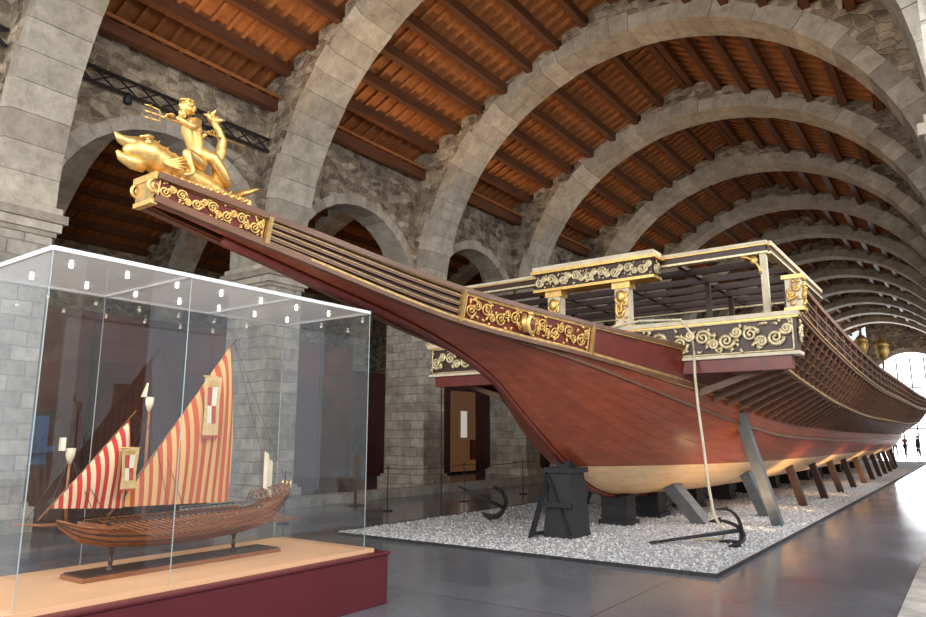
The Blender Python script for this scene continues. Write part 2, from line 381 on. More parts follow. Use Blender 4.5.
def girder(y0,y1):
    mb=MB(); x=-13.78; z=8.75; h=.32
    mb.beam((x,y0,z),(x,y1,z),.06,.05,M_black); mb.beam((x,y0,z+h),(x,y1,z+h),.06,.05,M_black)
    n=10
    for i in range(n):
        a=y0+(y1-y0)*i/n; b=y0+(y1-y0)*(i+1)/n
        mb.beam((x,a,z),(x,b,z+h),.03,.03,M_black); mb.beam((x,a,z+h),(x,b,z),.03,.03,M_black)
    for yy in (y0+1.2,y0+3.2):
        mb.lathe((x+.12,yy,z-.28),[(.04,0),(.09,.03),(.09,.2),(.05,.26)],M_black)
        mb.beam((x,yy,z),(x+.12,yy,z-.05),.03,.03,M_black)
    return mb.build('lattice_girder')
girder(5.63,10.57); girder(-.4,4.57)
# side nave exhibition panels
mb=MB(); mb.box(-17.7,-17.5,1,17.5,0,4.7,M_darkred); mb.box(-21.2,-21,18,40,0,4.4,M_darkred)
for y in (3.5,6,8.5,11,13.5,16): mb.box(-17.49,-17.46,y-.04,y+.04,0,4.7,M_black)
mb.build('exhibition_partition')
mb=MB(); mb.box(-17.45,-17.40,6.2,7.6,1.0,2.1,M_blue); mb.box(-17.46,-17.38,6.1,7.7,.92,1.0,M_black); mb.box(-17.46,-17.38,6.1,7.7,2.1,2.18,M_black)
mb.beam((-17.3,6.1,1.15),(-17.3,7.7,1.35),.12,.12,M_blue); mb.build('blue_wall_panel')
mb=MB(); M_op=emis('orange_doorway_glow',(.7,.32,.13),.10); M_wp=emis('white_doorway_glow',(.9,.85,.75),.45)  # light of a lit doorway put into plain panels as emission
mb.box(-19.05,-19.0,25.3,27.2,.1,3.7,M_op); mb.box(-18.98,-18.95,26.0,26.45,1.6,2.8,M_wp); mb.box(-18.98,-18.9,26.7,27.1,.6,1.5,M_redp); mb.box(-19.1,-18.9,25.2,27.3,0,.1,M_black); mb.build('glowing_doorway_panels')
mb=MB(); mb.box(-12.2,-12.16,12.2,12.6,.7,1.5,M_black); mb.box(-12.2,-12.16,12.37,12.43,0,.7,M_black); mb.box(-12.35,-12.0,12.2,12.6,0,.02,M_black); mb.build('information_sign')
g=group('rope_barrier'); mb=MB()
pst=[(-10.7,9.0+2.9*i) for i in range(6)]
for (x,y) in pst: mb.lathe((x,y,0),[(.12,0),(.12,.02),(.012,.03),(.012,.92),(.02,.94),(.02,.97)],M_iron,10)
mb.build('posts',g); mb=MB()
for a,b in zip(pst[:-1],pst[1:]):
    mb.tube([(a[0],a[1]+(b[1]-a[1])*t/8,.92-.05*math.sin(math.pi*t/8)) for t in range(9)],.008,M_iron,5)
mb.build('rope',g)
# ------------------------------------------------------------------ gravel bed
g=group('gravel_bed'); mb=MB()
GX0,GX1,GY0,GY1=-8.9,-2.6,8.6,56
mb.box(GX0,GX1,GY0,GY1,0,.035,M_grav); mb.build('bed',g)
mb=MB(); mb.box(GX0-.02,GX0,GY0-.02,GY1,0,.045,M_iron); mb.box(GX1,GX1+.02,GY0-.02,GY1,0,.045,M_iron); mb.box(GX0,GX1,GY0-.02,GY0,0,.045,M_iron); mb.build('edging',g)
mb=MB()
for i in range(16000):
    t=random.random()**1.5; x=random.uniform(GX0+.04,GX1-.04); y=GY0+.03+t*15; r=random.uniform(.012,.028); z=.035+r*.3
    a=random.random()*6.28; c,s_=math.cos(a),math.sin(a); rx,ry,rz=r*random.uniform(.8,1.4),r*random.uniform(.7,1.1),r*random.uniform(.5,.9)
    base=[(rx,0,0),(0,ry,0),(-rx,0,0),(0,-ry,0),(rx*.2,0,rz),(0,0,-rz)]
    vs=[(x+p[0]*c-p[1]*s_,y+p[0]*s_+p[1]*c,z+p[2]) for p in base]
    mb.add(vs,[(0,1,4),(1,2,4),(2,3,4),(3,0,4),(1,0,5),(2,1,5),(3,2,5),(0,3,5)],M_peb,True)
mb.build('pebbles',g,recalc=False)
# ------------------------------------------------------------------ galley
KX=-5.5
TIP=2.98
G=group('royal_galley')
zk=spl([2.98,4.69,6.28,7.29,8.24,9.05,9.8,10.6,11.3,12.0,12.8,16,30,42,48,52,55],[3.56,3.29,3.03,2.8,2.475,2.0,1.56,1.12,.79,.62,.55,.5,.5,.55,.9,1.6,2.5])
zp=spl([2.98,4.4,6.87,9.4,11.4,15.4,22,37,48,55],[3.58,3.38,3.02,2.80,2.46,2.1,1.97,1.95,2.15,2.7])
zt=spl([2.98,4.4,6.87,9.4,11.4,13,16,22,37,48,55],[3.77,3.65,3.41,3.26,3.03,2.9,2.75,2.6,2.6,2.8,3.3])
hp=spl([2.98,4.4,6.87,9.4,11.4,13,15.4,20,30,42,50,55],[.11,.20,.45,.95,1.75,2.15,2.45,2.65,2.7,2.5,1.8,1.1])
ht=spl([2.98,4.4,6.87,9.4,11.4,13,15.4,20,30,42,50,55],[.15,.26,.53,1.02,1.86,2.25,2.55,2.72,2.78,2.6,1.9,1.2])
pw=spl([2.75,8,9.5,11,13,16,40,50,55],[1.0,1.02,1.12,1.35,1.75,2.1,2.1,1.5,1.1])
def hs(y,s,side=1):
    k,p,t=zk(y),zp(y),zt(y); k=min(k,p-.02)
    if s<=1:
        e=pw(y); a=s*math.pi/2; ww=.05
        x=ww*(1-s)+hp(y)*math.sin(a)**(2/e)*1.0 if e>1.001 else hp(y)*math.sin(a)**2
        z=k+(p-k)*(1-max(0,math.cos(a))**(2/e))
        return Vector((KX+side*x,y,z))
    q=s-1; return Vector((KX+side*(hp(y)+(ht(y)-hp(y))*q),y,p+(t-p)*q))
Y=[TIP]+[3.25+.25*i for i in range(41)]; Y+= [13.5+.75*i for i in range(int((55-13.5)/.75)+1)]
mb=MB()
for side in(1,-1):
    ss=[i/18 for i in range(19)]
    def fn(u,v): return hs(Y[round(u*(len(Y)-1))],ss[round(v*18)],side)
    def uvf(u,v):
        y=Y[round(u*(len(Y)-1))]; return (y,ss[round(v*18)]*1.36)
    mb.grid(fn,len(Y)-1,18,M_hull,True,uvf)
    def fn2(u,v): return hs(Y[round(u*(len(Y)-1))],1+v,side)
    mb.grid(fn2,len(Y)-1,2,M_redp,True)
def fdk(u,v):
    y=Y[round(u*(len(Y)-1))]; a=hs(y,1.97,1); b=hs(y,1.97,-1); return a.lerp(b,v)
mb.grid(fdk,len(Y)-1,2,M_brown,True)
sec=[hs(TIP,s,1) for s in (0,.3,.6,1,1.5,2)]+[hs(TIP,s,-1) for s in (2,1.5,1,.6,.3)]
mb.add(sec,[tuple(range(len(sec)))],M_redp)
o=mb.build('hull',G)
bm=bmesh.new(); bm.from_mesh(o.data); bmesh.ops.remove_doubles(bm,verts=bm.verts,dist=.0005); bmesh.ops.recalc_face_normals(bm,faces=bm.faces); bm.to_mesh(o.data); bm.free()
mb=MB()
mb.tube([(KX,y,zk(y)-.03) for y in Y if y>3.5],.05,M_redp,6)
mb.build('keel',G)
def strip(mb,y0,y1,s,w,h,mat,off=0,side=None,n=None):
    n=n or max(4,int((y1-y0)/.3))
    for sd in ((1,-1) if side is None else (side,)):
        vs=[]
        for i in range(n+1):
            y=y0+(y1-y0)*i/n; p=hs(y,s,sd)
            x0=p.x-sd*.03; x1=p.x+sd*(w+off)
            vs+= [(x0,y,p.z-h/2),(x1,y,p.z-h/2),(x1,y,p.z+h/2),(x0,y,p.z+h/2)]
        fs=[(0,1,2,3),tuple(n*4+k for k in(3,2,1,0))]
        for i in range(n):
            for k in range(4): fs.append((i*4+k,i*4+(k+1)%4,(i+1)*4+(k+1)%4,(i+1)*4+k))
        mb.add(vs,fs,mat,False)
mb=MB()
strip(mb,TIP,54,2.0,.05,.06,M_mid); strip(mb,TIP,54,1.93,.04,.028,M_oldgold)
strip(mb,TIP,54,1.0,.05,.065,M_mid); strip(mb,TIP,54,1.08,.045,.025,M_oldgold); strip(mb,9.4,54,.955,.04,.03,M_oldgold)
strip(mb,4.2,54,.82,.03,.05,M_mid,n=120)
for s in (1.28,1.52,1.76): strip(mb,4.1,6.83,s,.035,.045,M_mid); 
for s in (1.16,1.40,1.64,1.86): strip(mb,4.1,6.83,s,.006,.055,M_brown)  # dark strips colour in the shade of open gaps between rails
for s in (1.30,1.54,1.78): strip(mb,4.1,6.83,s,.042,.008,M_oldgold)
strip(mb,9.5,11.3,1.12,.02,.025,M_oldgold)
for yy in (4.08,6.85,9.45):
    for sd in(1,-1):
        a=hs(yy,1.0,sd);b=hs(yy,2.0,sd); mb.beam(a+Vector((sd*.03,0,0)),b+Vector((sd*.03,0,0)),.05,.06,M_oldgold,up=(sd,0,0))
mb.build('mouldings',G)
def scrolls(mb,surf,L,H,mat,cells=None,nrm=None,rad=.045):
    cells=cells or max(1,round(L/H)); cw=L/cells
    def P(x,y,off=0): return surf(min(1,max(0,x/L)),min(1,max(0,y/H)))+nrm*off
    for c in range(cells):
        cx=(c+.5)*cw; flip=1 if c%2 else -1
        for (ox,oy,r0,dr,st) in ((-.16*cw,.08*flip*H,.34,1,0),(.27*cw,-.18*flip*H,.24,-1,math.pi)):
            pts=[];rr=[]
            for i in range(22):
                t=i/21; r=r0*(1-.85*t)*min(H,cw); a=st+dr*flip*t*math.pi*3.4
                pts.append(P(cx+ox+r*math.cos(a),H/2+oy+r*math.sin(a),H*.05+.05*H*t)); rr.append(H*rad*(1.25-.6*t))
            mb.tube(pts,rr,mat,5)
            mb.ell(pts[-1],(H*.06,)*3,mat,6,4)
        for q in range(9):
            a=random.random()*6.28; x=cx+random.uniform(-.45,.45)*cw; y=H*random.choice((.14,.86,.2,.8,.5,.35,.65))
            l=H*.16; pts=[P(x+l*t*math.cos(a+t),y+l*t*math.sin(a+t),H*.05) for t in (0,.4,.8,1.2)]
            mb.tube(pts,[H*.03,H*.065,H*.045,H*.01],mat,5)
def frame(mb,surf,nrm,mat,w,n=12):
    for e in ((0,0,1,0),(0,1,1,1),(0,0,0,1),(1,0,1,1)):
        mb.tube([surf(e[0]+(e[2]-e[0])*i/n,e[1]+(e[3]-e[1])*i/n)+nrm*w*.6 for i in range(n+1)],w,mat,5)
def hull_panel(name,y0,y1,s0,s1,cells,back,scr,rad=.045):
    mb=MB()
    for sd in(1,-1):
        nn=Vector((sd,0,0))
        sf=lambda u,v:hs(y0+(y1-y0)*u,s0+(s1-s0)*v,sd)+nn*.012
        H=(hs((y0+y1)/2,s1).z-hs((y0+y1)/2,s0).z); L=y1-y0
        mb.grid(sf,12,2,back,False); frame(mb,sf,nn,M_gold,H*.04); scrolls(mb,sf,L,H,scr,cells,nn,rad)
        if L>2:
            c=sf(.5,.5)+nn*.03; mb.ell(c,(.03,.13,.15),scr,12,8); mb.ell(c+nn*.02,(.025,.07,.09),M_redp,10,6); mb.ell(c+Vector((0,0,.15)),(.03,.08,.04),scr,8,6)
            for q in(-1,1): mb.tube([c+Vector((0,q*.15,-.12)),c+Vector((0,q*.2,0)),c+Vector((0,q*.17,.12))],[.03,.045,.03],scr,6)
    mb.build(name,G)
hull_panel('bow_scroll_panel',6.92,9.38,1.12,1.88,9,M_redp,M_gold,.038)
hull_panel('spur_tip_scroll_panel',TIP+.03,4.04,1.1,1.88,7,M_redp,M_gold,.06)
mb=MB()
for sd in(1,-1):
    pts=[];rr=[]
    for i in range(26):
        t=i/25; r=.07*(1-.8*t); a=math.pi*.3+t*math.pi*3.2
        pts.append((KX+sd*.13,TIP+.0+r*math.cos(a),3.68+r*math.sin(a))); rr.append(.016*(1-.4*t))
    mb.tube(pts,rr,M_gold,6)
mb.box(KX-.17,KX+.17,TIP-.03,TIP+.05,3.74,3.80,M_gold)
mb.box(KX-.14,KX+.14,TIP-.03,TIP+.03,3.53,3.57,M_gold); mb.box(KX-.13,KX+.13,TIP-.02,TIP+.03,3.57,3.74,M_oldgold)
mb.build('spur_tip_volute',G)
# apostis (outrigger)
za=spl([11.3,13.3,16.7,22,30,42,50],[3.45,3.2,2.93,2.78,2.78,3.0,3.35])
xo=spl([11.3,16,30,44,50],[3.5,3.62,3.72,3.6,3.2])
mb=MB(); YY=[11.35+.5*i for i in range(78)]
YE=YY[-1]
for sd in(1,-1):
    def Pu(y,t):
        h=.62; return Vector((KX+sd*(xo(y)-.42*(1-t)**1.3-.0),y,za(y)-h*(1-t)))
    def fb(u,v):
        y=YY[round(u*(len(YY)-1))]; p=Pu(y,v); return p-Vector((sd*.05,0,0))
    mb.grid(fb,len(YY)-1,4,M_brown,True)
    for t,w,m in ((0,.09,M_mid),(.2,.03,M_mid),(.4,.03,M_mid),(.6,.03,M_mid),(.8,.03,M_mid),(1,.1,M_mid)):
        for a,b in zip(YY[:-1],YY[1:]): mb.beam(Pu(a,t),Pu(b,t),w,w,m)
    for a,b in zip(YY[:-1],YY[1:]):
        mb.beam(Pu(a,1)+Vector((sd*.06,0,.02)),Pu(b,1)+Vector((sd*.06,0,.02)),.025,.03,M_oldgold)
        mb.beam(Pu(a,0)+Vector((sd*.05,0,-.02)),Pu(b,0)+Vector((sd*.05,0,-.02)),.025,.03,M_oldgold)
    y=11.6
    while y<YE-.1:
        pts=[Pu(y,t/4)+Vector((sd*.03,0,0)) for t in range(5)]
        for a,b in zip(pts[:-1],pts[1:]): mb.beam(a,b,.05,.05,M_mid,up=(sd,0,0))
        y+=.38
    y=11.75
    while y<YE-.2:
        h0=hs(y,.93,sd); h1=Vector((KX+sd*(xo(y)-.42),y,za(y)-.66))
        mb.beam(h0,h1,.07,.12,M_mid,w1=.06,h1=.07); y+=.42
    def pv(u,v):
        y=YY[round(u*(len(YY)-1))]; return Pu(y,1)+Vector((-sd*.03,0,.5*v))
    mb.grid(pv,len(YY)-1,1,M_brown,False)
    for zz,w,m in ((.55,.08,M_mid),(.60,.03,M_oldgold),(.38,.03,M_mid),(.2,.03,M_mid)):
        for a,b in zip(YY[:-1],YY[1:]): mb.beam(Pu(a,1)+Vector((sd*.02,0,zz)),Pu(b,1)+Vector((sd*.02,0,zz)),w,w,m)
    y=11.9
    while y<YE: mb.beam(Pu(y,1),Pu(y,1)+Vector((sd*.02,0,.58)),.05,.05,M_mid,up=(0,1,0)); y+=.8
mb.build('outrigger_sides',G)
mb=MB()
def fd(u,v):
    y=YY[round(u*(len(YY)-1))]; w=xo(y)-.42; return Vector((KX-w+2*w*v,y,za(y)-.56))
mb.grid(fd,len(YY)-1,2,M_mid,False)
for i,y in enumerate(np.arange(11.8,YE-.3,1.2)):
    if y>18:
        for sd in(1,-1): mb.box(KX+sd*1.7-.9,KX+sd*1.7+.9,y,y+.3,za(y)-.55,za(y)-.2,M_mid)
mb.box(KX-.35,KX+.35,18,46,2.3,3.0,M_mid)
mb.build('deck',G)
# yoke
mb=MB()
mb.box(-9,-2,11.28,11.55,2.88,3.42,M_brown); mb.box(-9.06,-1.94,11.22,11.6,3.42,3.49,M_cream); mb.box(-9.04,-1.96,11.24,11.58,3.39,3.42,M_gold)
mb.box(-9.03,-1.97,11.24,11.58,2.83,2.88,M_cream)
mb.box(-8.9,-2.1,11.3,11.5,2.62,2.83,M_redp)
for x0,x1 in ((-4.6,-2.05),(-8.95,-6.4),(-6.4,-4.6)):
    sf=lambda u,v:Vector((x0+(x1-x0)*u,11.27,2.9+.48*v)); nn=Vector((0,-1,0)); frame(mb,sf,nn,M_palegold,.015); scrolls(mb,sf,x1-x0,.48,M_palegold,7,nn,.055)
for sx in(-2.0,-9.0):
    sd=1 if sx>-5 else -1
    sf=lambda u,v:Vector((sx+sd*.01,11.3+.24*u,3.0+.38*v)); scrolls(mb,sf,.24,.38,M_palegold,1,Vector((sd,0,0)))
    mb.box(sx-.11,sx+.11,11.3,11.52,3.49,3.98,M_cream); mb.box(sx-.15,sx+.15,11.26,11.56,3.98,4.04,M_gold); mb.box(sx-.14,sx+.14,11.27,11.55,3.49,3.54,M_gold)
    sf=lambda u,v:Vector((sx-.1+.2*u,11.29,3.55+.42*v)); scrolls(mb,sf,.2,.42,M_gold,1,Vector((0,-1,0)),.05)
    sf2=lambda u,v:Vector((sx+.11*sd,11.32+.18*u,3.55+.42*v)); scrolls(mb,sf2,.18,.42,M_gold,1,Vector((sd,0,0)),.05)
mb.build('yoke_beam',G)
mb=MB(); ZT=4.74
xl,xr,yf,yb=-8.56,-2.44,11.8,16.6
for z,m,h in ((ZT,M_cream,.05),(ZT-.04,M_gold,.02),(ZT-.1,M_brown,.1),(ZT-.17,M_palegold,.035)):
    e=.03 if m!=M_brown else 0
    mb.box(xl-e,xr+e,yf-.06-e,yf+.06,z-h/2,z+h/2,m); mb.box(xl-e,xr+e,yb-.06,yb+.06,z-h/2,z+h/2,m)
    for x in(xl,xr): mb.box(x-.05-e,x+.05+e,yf,yb,z-h/2,z+h/2,m)
for y in np.arange(yf+.8,yb,.8): mb.box(xl,xr,y-.04,y+.04,ZT-.2,ZT-.08,M_brown)
for x in (-7,-5.5,-4): mb.box(x-.04,x+.04,yf,yb,ZT-.12,ZT-.05,M_brown)
for x in (xl+.05,xr-.05):
    for y,m in ((yf,M_cream),(yf+1.7,M_brown),(yf+3.3,M_brown),(yb,M_brown)):
        mb.box(x-.05,x+.05,y-.05,y+.05,3.0,ZT-.1,m)
for x in (-7.6,-3.9):
    mb.box(x-.045,x+.045,yf+1.65,yf+1.75,3.0,ZT-.1,M_brown); mb.box(x-.045,x+.045,yf+3.25,yf+3.35,3.0,ZT-.1,M_brown)
for sd,x in ((-1,xr-.1),(1,xl+.1)):
    pts=[(x+sd*.30*(1-math.cos(t)),yf-.05,ZT-.2-.32*(1-math.sin(t))) for t in [i*math.pi/2/8 for i in range(9)]]
    mb.tube(pts,.025,M_gold,6); mb.ell((x+sd*.09,yf-.05,ZT-.28),(.07,.03,.07),M_gold,8,6)
mb.box(-8.0,-3.0,16.5,16.6,2.8,4.1,M_brown)
mb.box(xl+.2,xr-.2,yf+.1,yb,3.30,3.36,M_mid)
mb.build('fore_canopy_frame',G)
mb=MB()
mb.box(-6.5,-4.2,11.35,11.65,4.36,4.66,M_brown); mb.box(-6.58,-4.12,11.28,11.72,4.66,4.72,M_gold); mb.box(-6.55,-4.15,11.3,11.7,4.72,4.80,M_cream); mb.box(-6.54,-4.16,11.3,11.7,4.31,4.36,M_gold)
sf=lambda u,v:Vector((-6.5+2.3*u,11.34,4.38+.27*v)); scrolls(mb,sf,2.3,.27,M_palegold,9,Vector((0,-1,0)),.08)
sf=lambda u,v:Vector((-4.19,11.36+.28*u,4.38+.27*v)); scrolls(mb,sf,.28,.27,M_palegold,1,Vector((1,0,0)),.06)
for x in (-6.15,-4.8):
    mb.box(x-.13,x+.13,11.4,11.6,3.1,4.2,M_cream); mb.box(x-.17,x+.17,11.37,11.63,4.2,4.31,M_gold); mb.box(x-.16,x+.16,11.38,11.62,3.5,3.56,M_gold)
    sf=lambda u,v:Vector((x-.12+.24*u,11.39,3.58+.6*v)); scrolls(mb,sf,.24,.3,M_gold,1,Vector((0,-1,0)),.08)
    sf=lambda u,v:Vector((x-.12+.24*u,11.39,3.58+.3+.3*v)); scrolls(mb,sf,.24,.3,M_gold,1,Vector((0,-1,0)),.08)
    mb.ell((x,11.36,4.05),(.1,.05,.12),M_gold,8,6)
mb.build('carved_gateway',G)
mb=MB()
def fc(u,v):
    y=43+9.5*u; a=math.pi*v; w=2.3-.3*u; return Vector((KX-w*math.cos(a),y,3.6+.5*u+1.9*math.sin(a)))
mb.grid(fc,12,16,M_black,True)
for u in np.linspace(0,1,9): mb.tube([fc(u,v/16)+Vector((0,0,.03)) for v in range(17)],.07,M_oldgold,6)
for y in np.linspace(43,52,7):
    for sd in(1,-1): mb.box(KX+sd*2.2-.06,KX+sd*2.2+.06,y-.06,y+.06,2.7,3.8,M_oldgold)
mb.build('stern_cabin',G)
mb=MB()
for dx,zz in ((-1.15,6.6),(0,7.0),(1.15,6.6)):
    x=KX+dx; y=53; mb.tube([(x*.5+KX*.5,52.2,5.4),(x,53.1,zz-.5),(x,53,zz)],.06,M_gold,6)
    mb.lathe((x,y,zz),[(.08,0),(.22,.1),(.42,.55),(.34,.9),(.46,.95),(.2,1.3),(.08,1.4),(.1,1.5),(.02,1.65)],M_gold,8)
mb.build('stern_lanterns',G)
# shores and keel blocks
mb=MB()
mb.beam((-3.05,13.9,.05),(-3.4,13.15,2.05),.15,.18,M_shore,up=(1,0,0))
mb.beam((-4.25,13.4,.05),(-4.75,13.0,.85),.24,.24,M_shore,up=(1,0,0))
mb.beam((-3.6,15.4,.05),(-3.9,15.1,1.0),.2,.2,M_shore,up=(1,0,0))
y=18
while y<50:
    for sd in(1,-1):
        h=hs(y,.5,sd); mb.beam((h.x+sd*.22,y+.15,.03),(h.x,y,h.z+.02),.16,.16,M_brown,up=(sd,0,0))
    y+=2.6
for y in (13.2,15.4):
    h=hs(y,.55,-1); mb.beam((h.x-.35,y+.2,.03),(h.x,y,h.z),.2,.2,M_shore,up=(1,0,0))
mb.build('timber_shores',G)
mb=MB()
def block(x,y,w,d,h):
    mb.box(x-w/2,x+w/2,y-d/2,y+d/2,.03,h,M_black)
    for q in (.3,.65): mb.box(x-w/2-.02,x+w/2+.02,y-d/2-.02,y+d/2+.02,h*q,h*q+.03,M_black)
    mb.box(x-w/2-.05,x+w/2+.05,y-d/2-.05,y+d/2+.05,.03,.12,M_black)
block(KX,12.5,.5,.4,.56); block(KX,14.1,.5,.5,.52)
for y in np.arange(16.5,44,2.6): block(KX,y,.5,.5,.5)
mb.hexa([(KX-.27,10.15,.03),(KX+.27,10.15,.03),(KX+.27,10.75,.03),(KX-.27,10.75,.03),(KX-.2,10.25,1.08),(KX+.2,10.25,1.08),(KX+.2,10.7,1.08),(KX-.2,10.7,1.08)],M_black)
mb.box(KX-.26,KX+.26,10.2,10.75,1.04,1.12,M_black); mb.box(KX-.12,KX+.12,10.35,10.7,1.1,1.24,M_black)
mb.beam((KX-.2,10.25,1.0),(KX-.36,9.9,.03),.05,.08,M_black); mb.beam((KX-.35,9.95,.1),(KX-.25,10.3,.1),.05,.05,M_black)
mb.beam((KX-.28,10.1,.55),(KX+.26,10.1,.55),.03,.08,M_black); mb.beam((KX+.2,10.14,.1),(KX-.18,10.2,.95),.04,.05,M_black)
mb.build('keel_blocks',G)
mb=MB()
pts=[(-3.55,11.3,3.0),(-3.5,11.1,2.6),(-3.45,11.0,2.1),(-3.4,10.98,1.5),(-3.35,10.95,.9),(-3.3,10.97,.45),(-3.2,11.1,.2),(-3.3,11.3,.07),(-3.7,11.2,.06)]
mb.tube(pts,.022,M_cream,6); mb.tube([(-8.9,11.5,2.9),(-8.9,11.52,.05)],.012,M_iron,5)
mb.tube([(-6.1,11.2,3.55),(-5.2,11.2,3.45),(-4.4,11.2,3.55),(-3.7,11.2,3.5),(-3.55,11.22,3.25),(-3.55,11.3,3.0)],.022,M_cream,6)
mb.build('anchor_cable',G)
def anchor(name,ring,crown,L,zr=.09,zc=.16,th=1.0,rot=.35):
    mb=MB(); a=Vector((ring[0],ring[1],zr)); c=Vector((crown[0],crown[1],zc)); d=(a-c).normalized()
    s1=d.cross(Vector((0,0,1))).normalized(); s2=s1.cross(d)
    mb.tube([a,a.lerp(c,.5),c],[.020*th,.026*th,.034*th],M_iron,8)
    mb.tube([a+d*(.07+.07*math.cos(t))+s1*.07*math.sin(t) for t in [i*2*math.pi/14 for i in range(15)]],.013*th,M_iron,6)
    for q in range(4):
        an=q*math.pi/2+rot; w=s1*math.cos(an)+s2*math.sin(an); pts=[];rr=[]
        for i in range(11):
            t=i/10; p=c+w*(L*.40*math.sin(t*1.6))+d*(L*.36*(1-math.cos(t*1.4)))
            p.z=max(.06,p.z); pts.append(p); rr.append(.030*th*(1-.35*t))
        mb.tube(pts,rr,M_iron,6)
        e=pts[-1]; dd=(pts[-1]-pts[-2]).normalized()
        mb.beam(e-dd*.12,e+dd*.07,.10,.02,M_iron,up=tuple(w),w1=.01)
    return mb.build(name)
anchor('grapnel_anchor',(-4.0,10.5),(-2.98,11.2),.95,.07,.24)
anchor('grapnel_anchor',(-8.0,11.1),(-7.4,11.55),.95,.62,.28,1.15,.78)
# ------------------------------------------------------------------ figurehead
F=group('gilded_neptune_figurehead')
def skin(name,verts,edges,radii,mat,parent,sub=2,root=0):
    me=bpy.data.meshes.new(name); me.from_pydata(verts,edges,[]); me.materials.append(mat)
    o=bpy.data.objects.new(name,me); COL.objects.link(o); o.parent=parent
    m=o.modifiers.new('skin','SKIN'); m.use_smooth_shade=True
    if not me.skin_vertices: me.skin_vertices.new()
    for i,r in enumerate(radii):
        sv=me.skin_vertices[0].data[i]; sv.radius=(r,r) if not hasattr(r,'__len__') else r; sv.use_root=(i==root)
    s=o.modifiers.new('sub','SUBSURF'); s.levels=sub; s.render_levels=sub
    return o
x=KX; DY=.05; DZ=.03
V=[(x,3.42,4.02),(x,3.38,4.14),(x,3.32,4.28),(x,3.29,4.38),(x,3.27,4.45),
 (x+.12,3.29,4.375),(x+.20,3.19,4.26),(x+.14,3.06,4.33),
 (x-.12,3.31,4.375),(x-.18,3.45,4.31),(x-.10,3.53,4.41),
 (x+.09,3.40,4.0),(x+.17,3.16,4.04),(x+.19,3.24,3.85),(x+.19,3.15,3.81),
 (x-.09,3.40,4.0),(x-.17,3.14,4.04),(x-.19,3.14,3.85),(x-.19,3.05,3.81)]
V=[(a,b+DY,c+DZ) for a,b,c in V]
E=[(0,1),(1,2),(2,3),(3,4),(3,5),(5,6),(6,7),(3,8),(8,9),(9,10),(0,11),(11,12),(12,13),(13,14),(0,15),(15,16),(16,17),(17,18)]
RR=[.085,.07,.095,.06,.035,.046,.036,.022,.046,.036,.022,.068,.048,.03,.02,.068,.048,.03,.02]
skin('body',V,E,RR,M_gold,F)
mb=MB()
hc=Vector((x,3.245+DY,4.53+DZ))
mb.ell(hc,(.054,.064,.075),M_gold,14,10)
mb.ell(hc+Vector((0,-.062,-.004)),(.011,.02,.02),M_gold,8,6)
for sd in(1,-1):
    mb.ell(hc+Vector((sd*.022,-.055,.012)),(.011,.009,.008),M_gold,6,5); mb.ell(hc+Vector((sd*.055,0,0)),(.01,.018,.022),M_gold,6,5)
    mb.ell(hc+Vector((sd*.024,-.057,.026)),(.018,.01,.006),M_gold,6,4)
mb.ell(hc+Vector((0,-.057,-.03)),(.02,.01,.007),M_gold,6,5)
for i in range(46):
    a=random.uniform(0,2*math.pi); e=random.uniform(-.5,1.4)
    d=Vector((math.cos(a)*math.cos(e),math.sin(a)*math.cos(e),math.sin(e)))
    if d.y<-.45 and d.z<.55: continue
    p=hc+Vector((d.x*.056,d.y*.066,d.z*.075)); mb.ell(p,(.02,)*3,M_gold,6,5)
for i in range(14): mb.ell(hc+Vector((random.uniform(-.03,.03),-.046+random.uniform(-.01,.015),-.056-random.uniform(0,.045))),(.016,.014,.022),M_gold,6,5)
mb.tube([hc+Vector((.056*math.cos(t),.066*math.sin(t),.055)) for t in [i*2*math.pi/16 for i in range(17)]],.009,M_gold,6)
mb.build('head',F)
mb=MB()
for (hp_,dr) in ((Vector((x+.135,3.05+DY,4.335+DZ)),Vector((-.6,-.7,0))),(Vector((x-.10,3.54+DY,4.42+DZ)),Vector((.3,.6,.5)))):
    d=dr.normalized(); sidev=d.cross(Vector((0,0,1))).normalized(); mb.ell(hp_+d*.015,(.024,.026,.017),M_gold,8,6)
    for q in range(4):
        b=hp_+d*.03+sidev*(-.021+.014*q); l=(.05,.056,.053,.042)[q]
        mb.tube([b,b+d*l*.45,b+d*l*.75+Vector((0,0,-.018)),b+d*l*.55+Vector((0,0,-.036))],[.008,.0075,.007,.005],M_gold,6)
    b=hp_-sidev*.025; mb.tube([b,b-sidev*.012+d*.022,b+d*.045-Vector((0,0,.012))],[.009,.008,.006],M_gold,6)
mb.build('hands',F)
mb=MB()
h0=Vector((x+.085,3.0+DY,4.31+DZ)); dv=Vector((-.06,.985,.06)).normalized()
tip=h0-dv*.05; mb.tube([h0+dv*.85,h0,tip],.010,M_gold,6)
sdv=Vector((0,-.06,.985)).normalized()
for q in (-1,0,1):
    mb.tube([tip,tip+sdv*q*.05-dv*.01,tip+sdv*q*.055-dv*.10],[.010,.009,.006],M_gold,6)
    mb.tube([tip+sdv*q*.055-dv*.09,tip+sdv*q*.055-dv*.15],[.018,.002],M_gold,6)
mb.build('trident',F)
mb=MB()
path=[(2.76,3.99,.03),(2.80,3.985,.07),(2.88,4.0,.11),(2.97,4.0,.13),(3.1,3.96,.13),(3.3,3.92,.125),(3.5,3.885,.11),(3.65,3.85,.09),(3.77,3.83,.065),(3.86,3.86,.048),(3.92,3.93,.03)]
pts=[];rr=[]
py_=spl([p[0] for p in path],[p[1] for p in path]); pr_=spl([p[0] for p in path],[p[2] for p in path])
for i in range(34): yy=2.76+1.16*i/33; pts.append((x,yy,py_(yy))); rr.append(pr_(yy)*(1+.05*math.sin(i*2.4)))
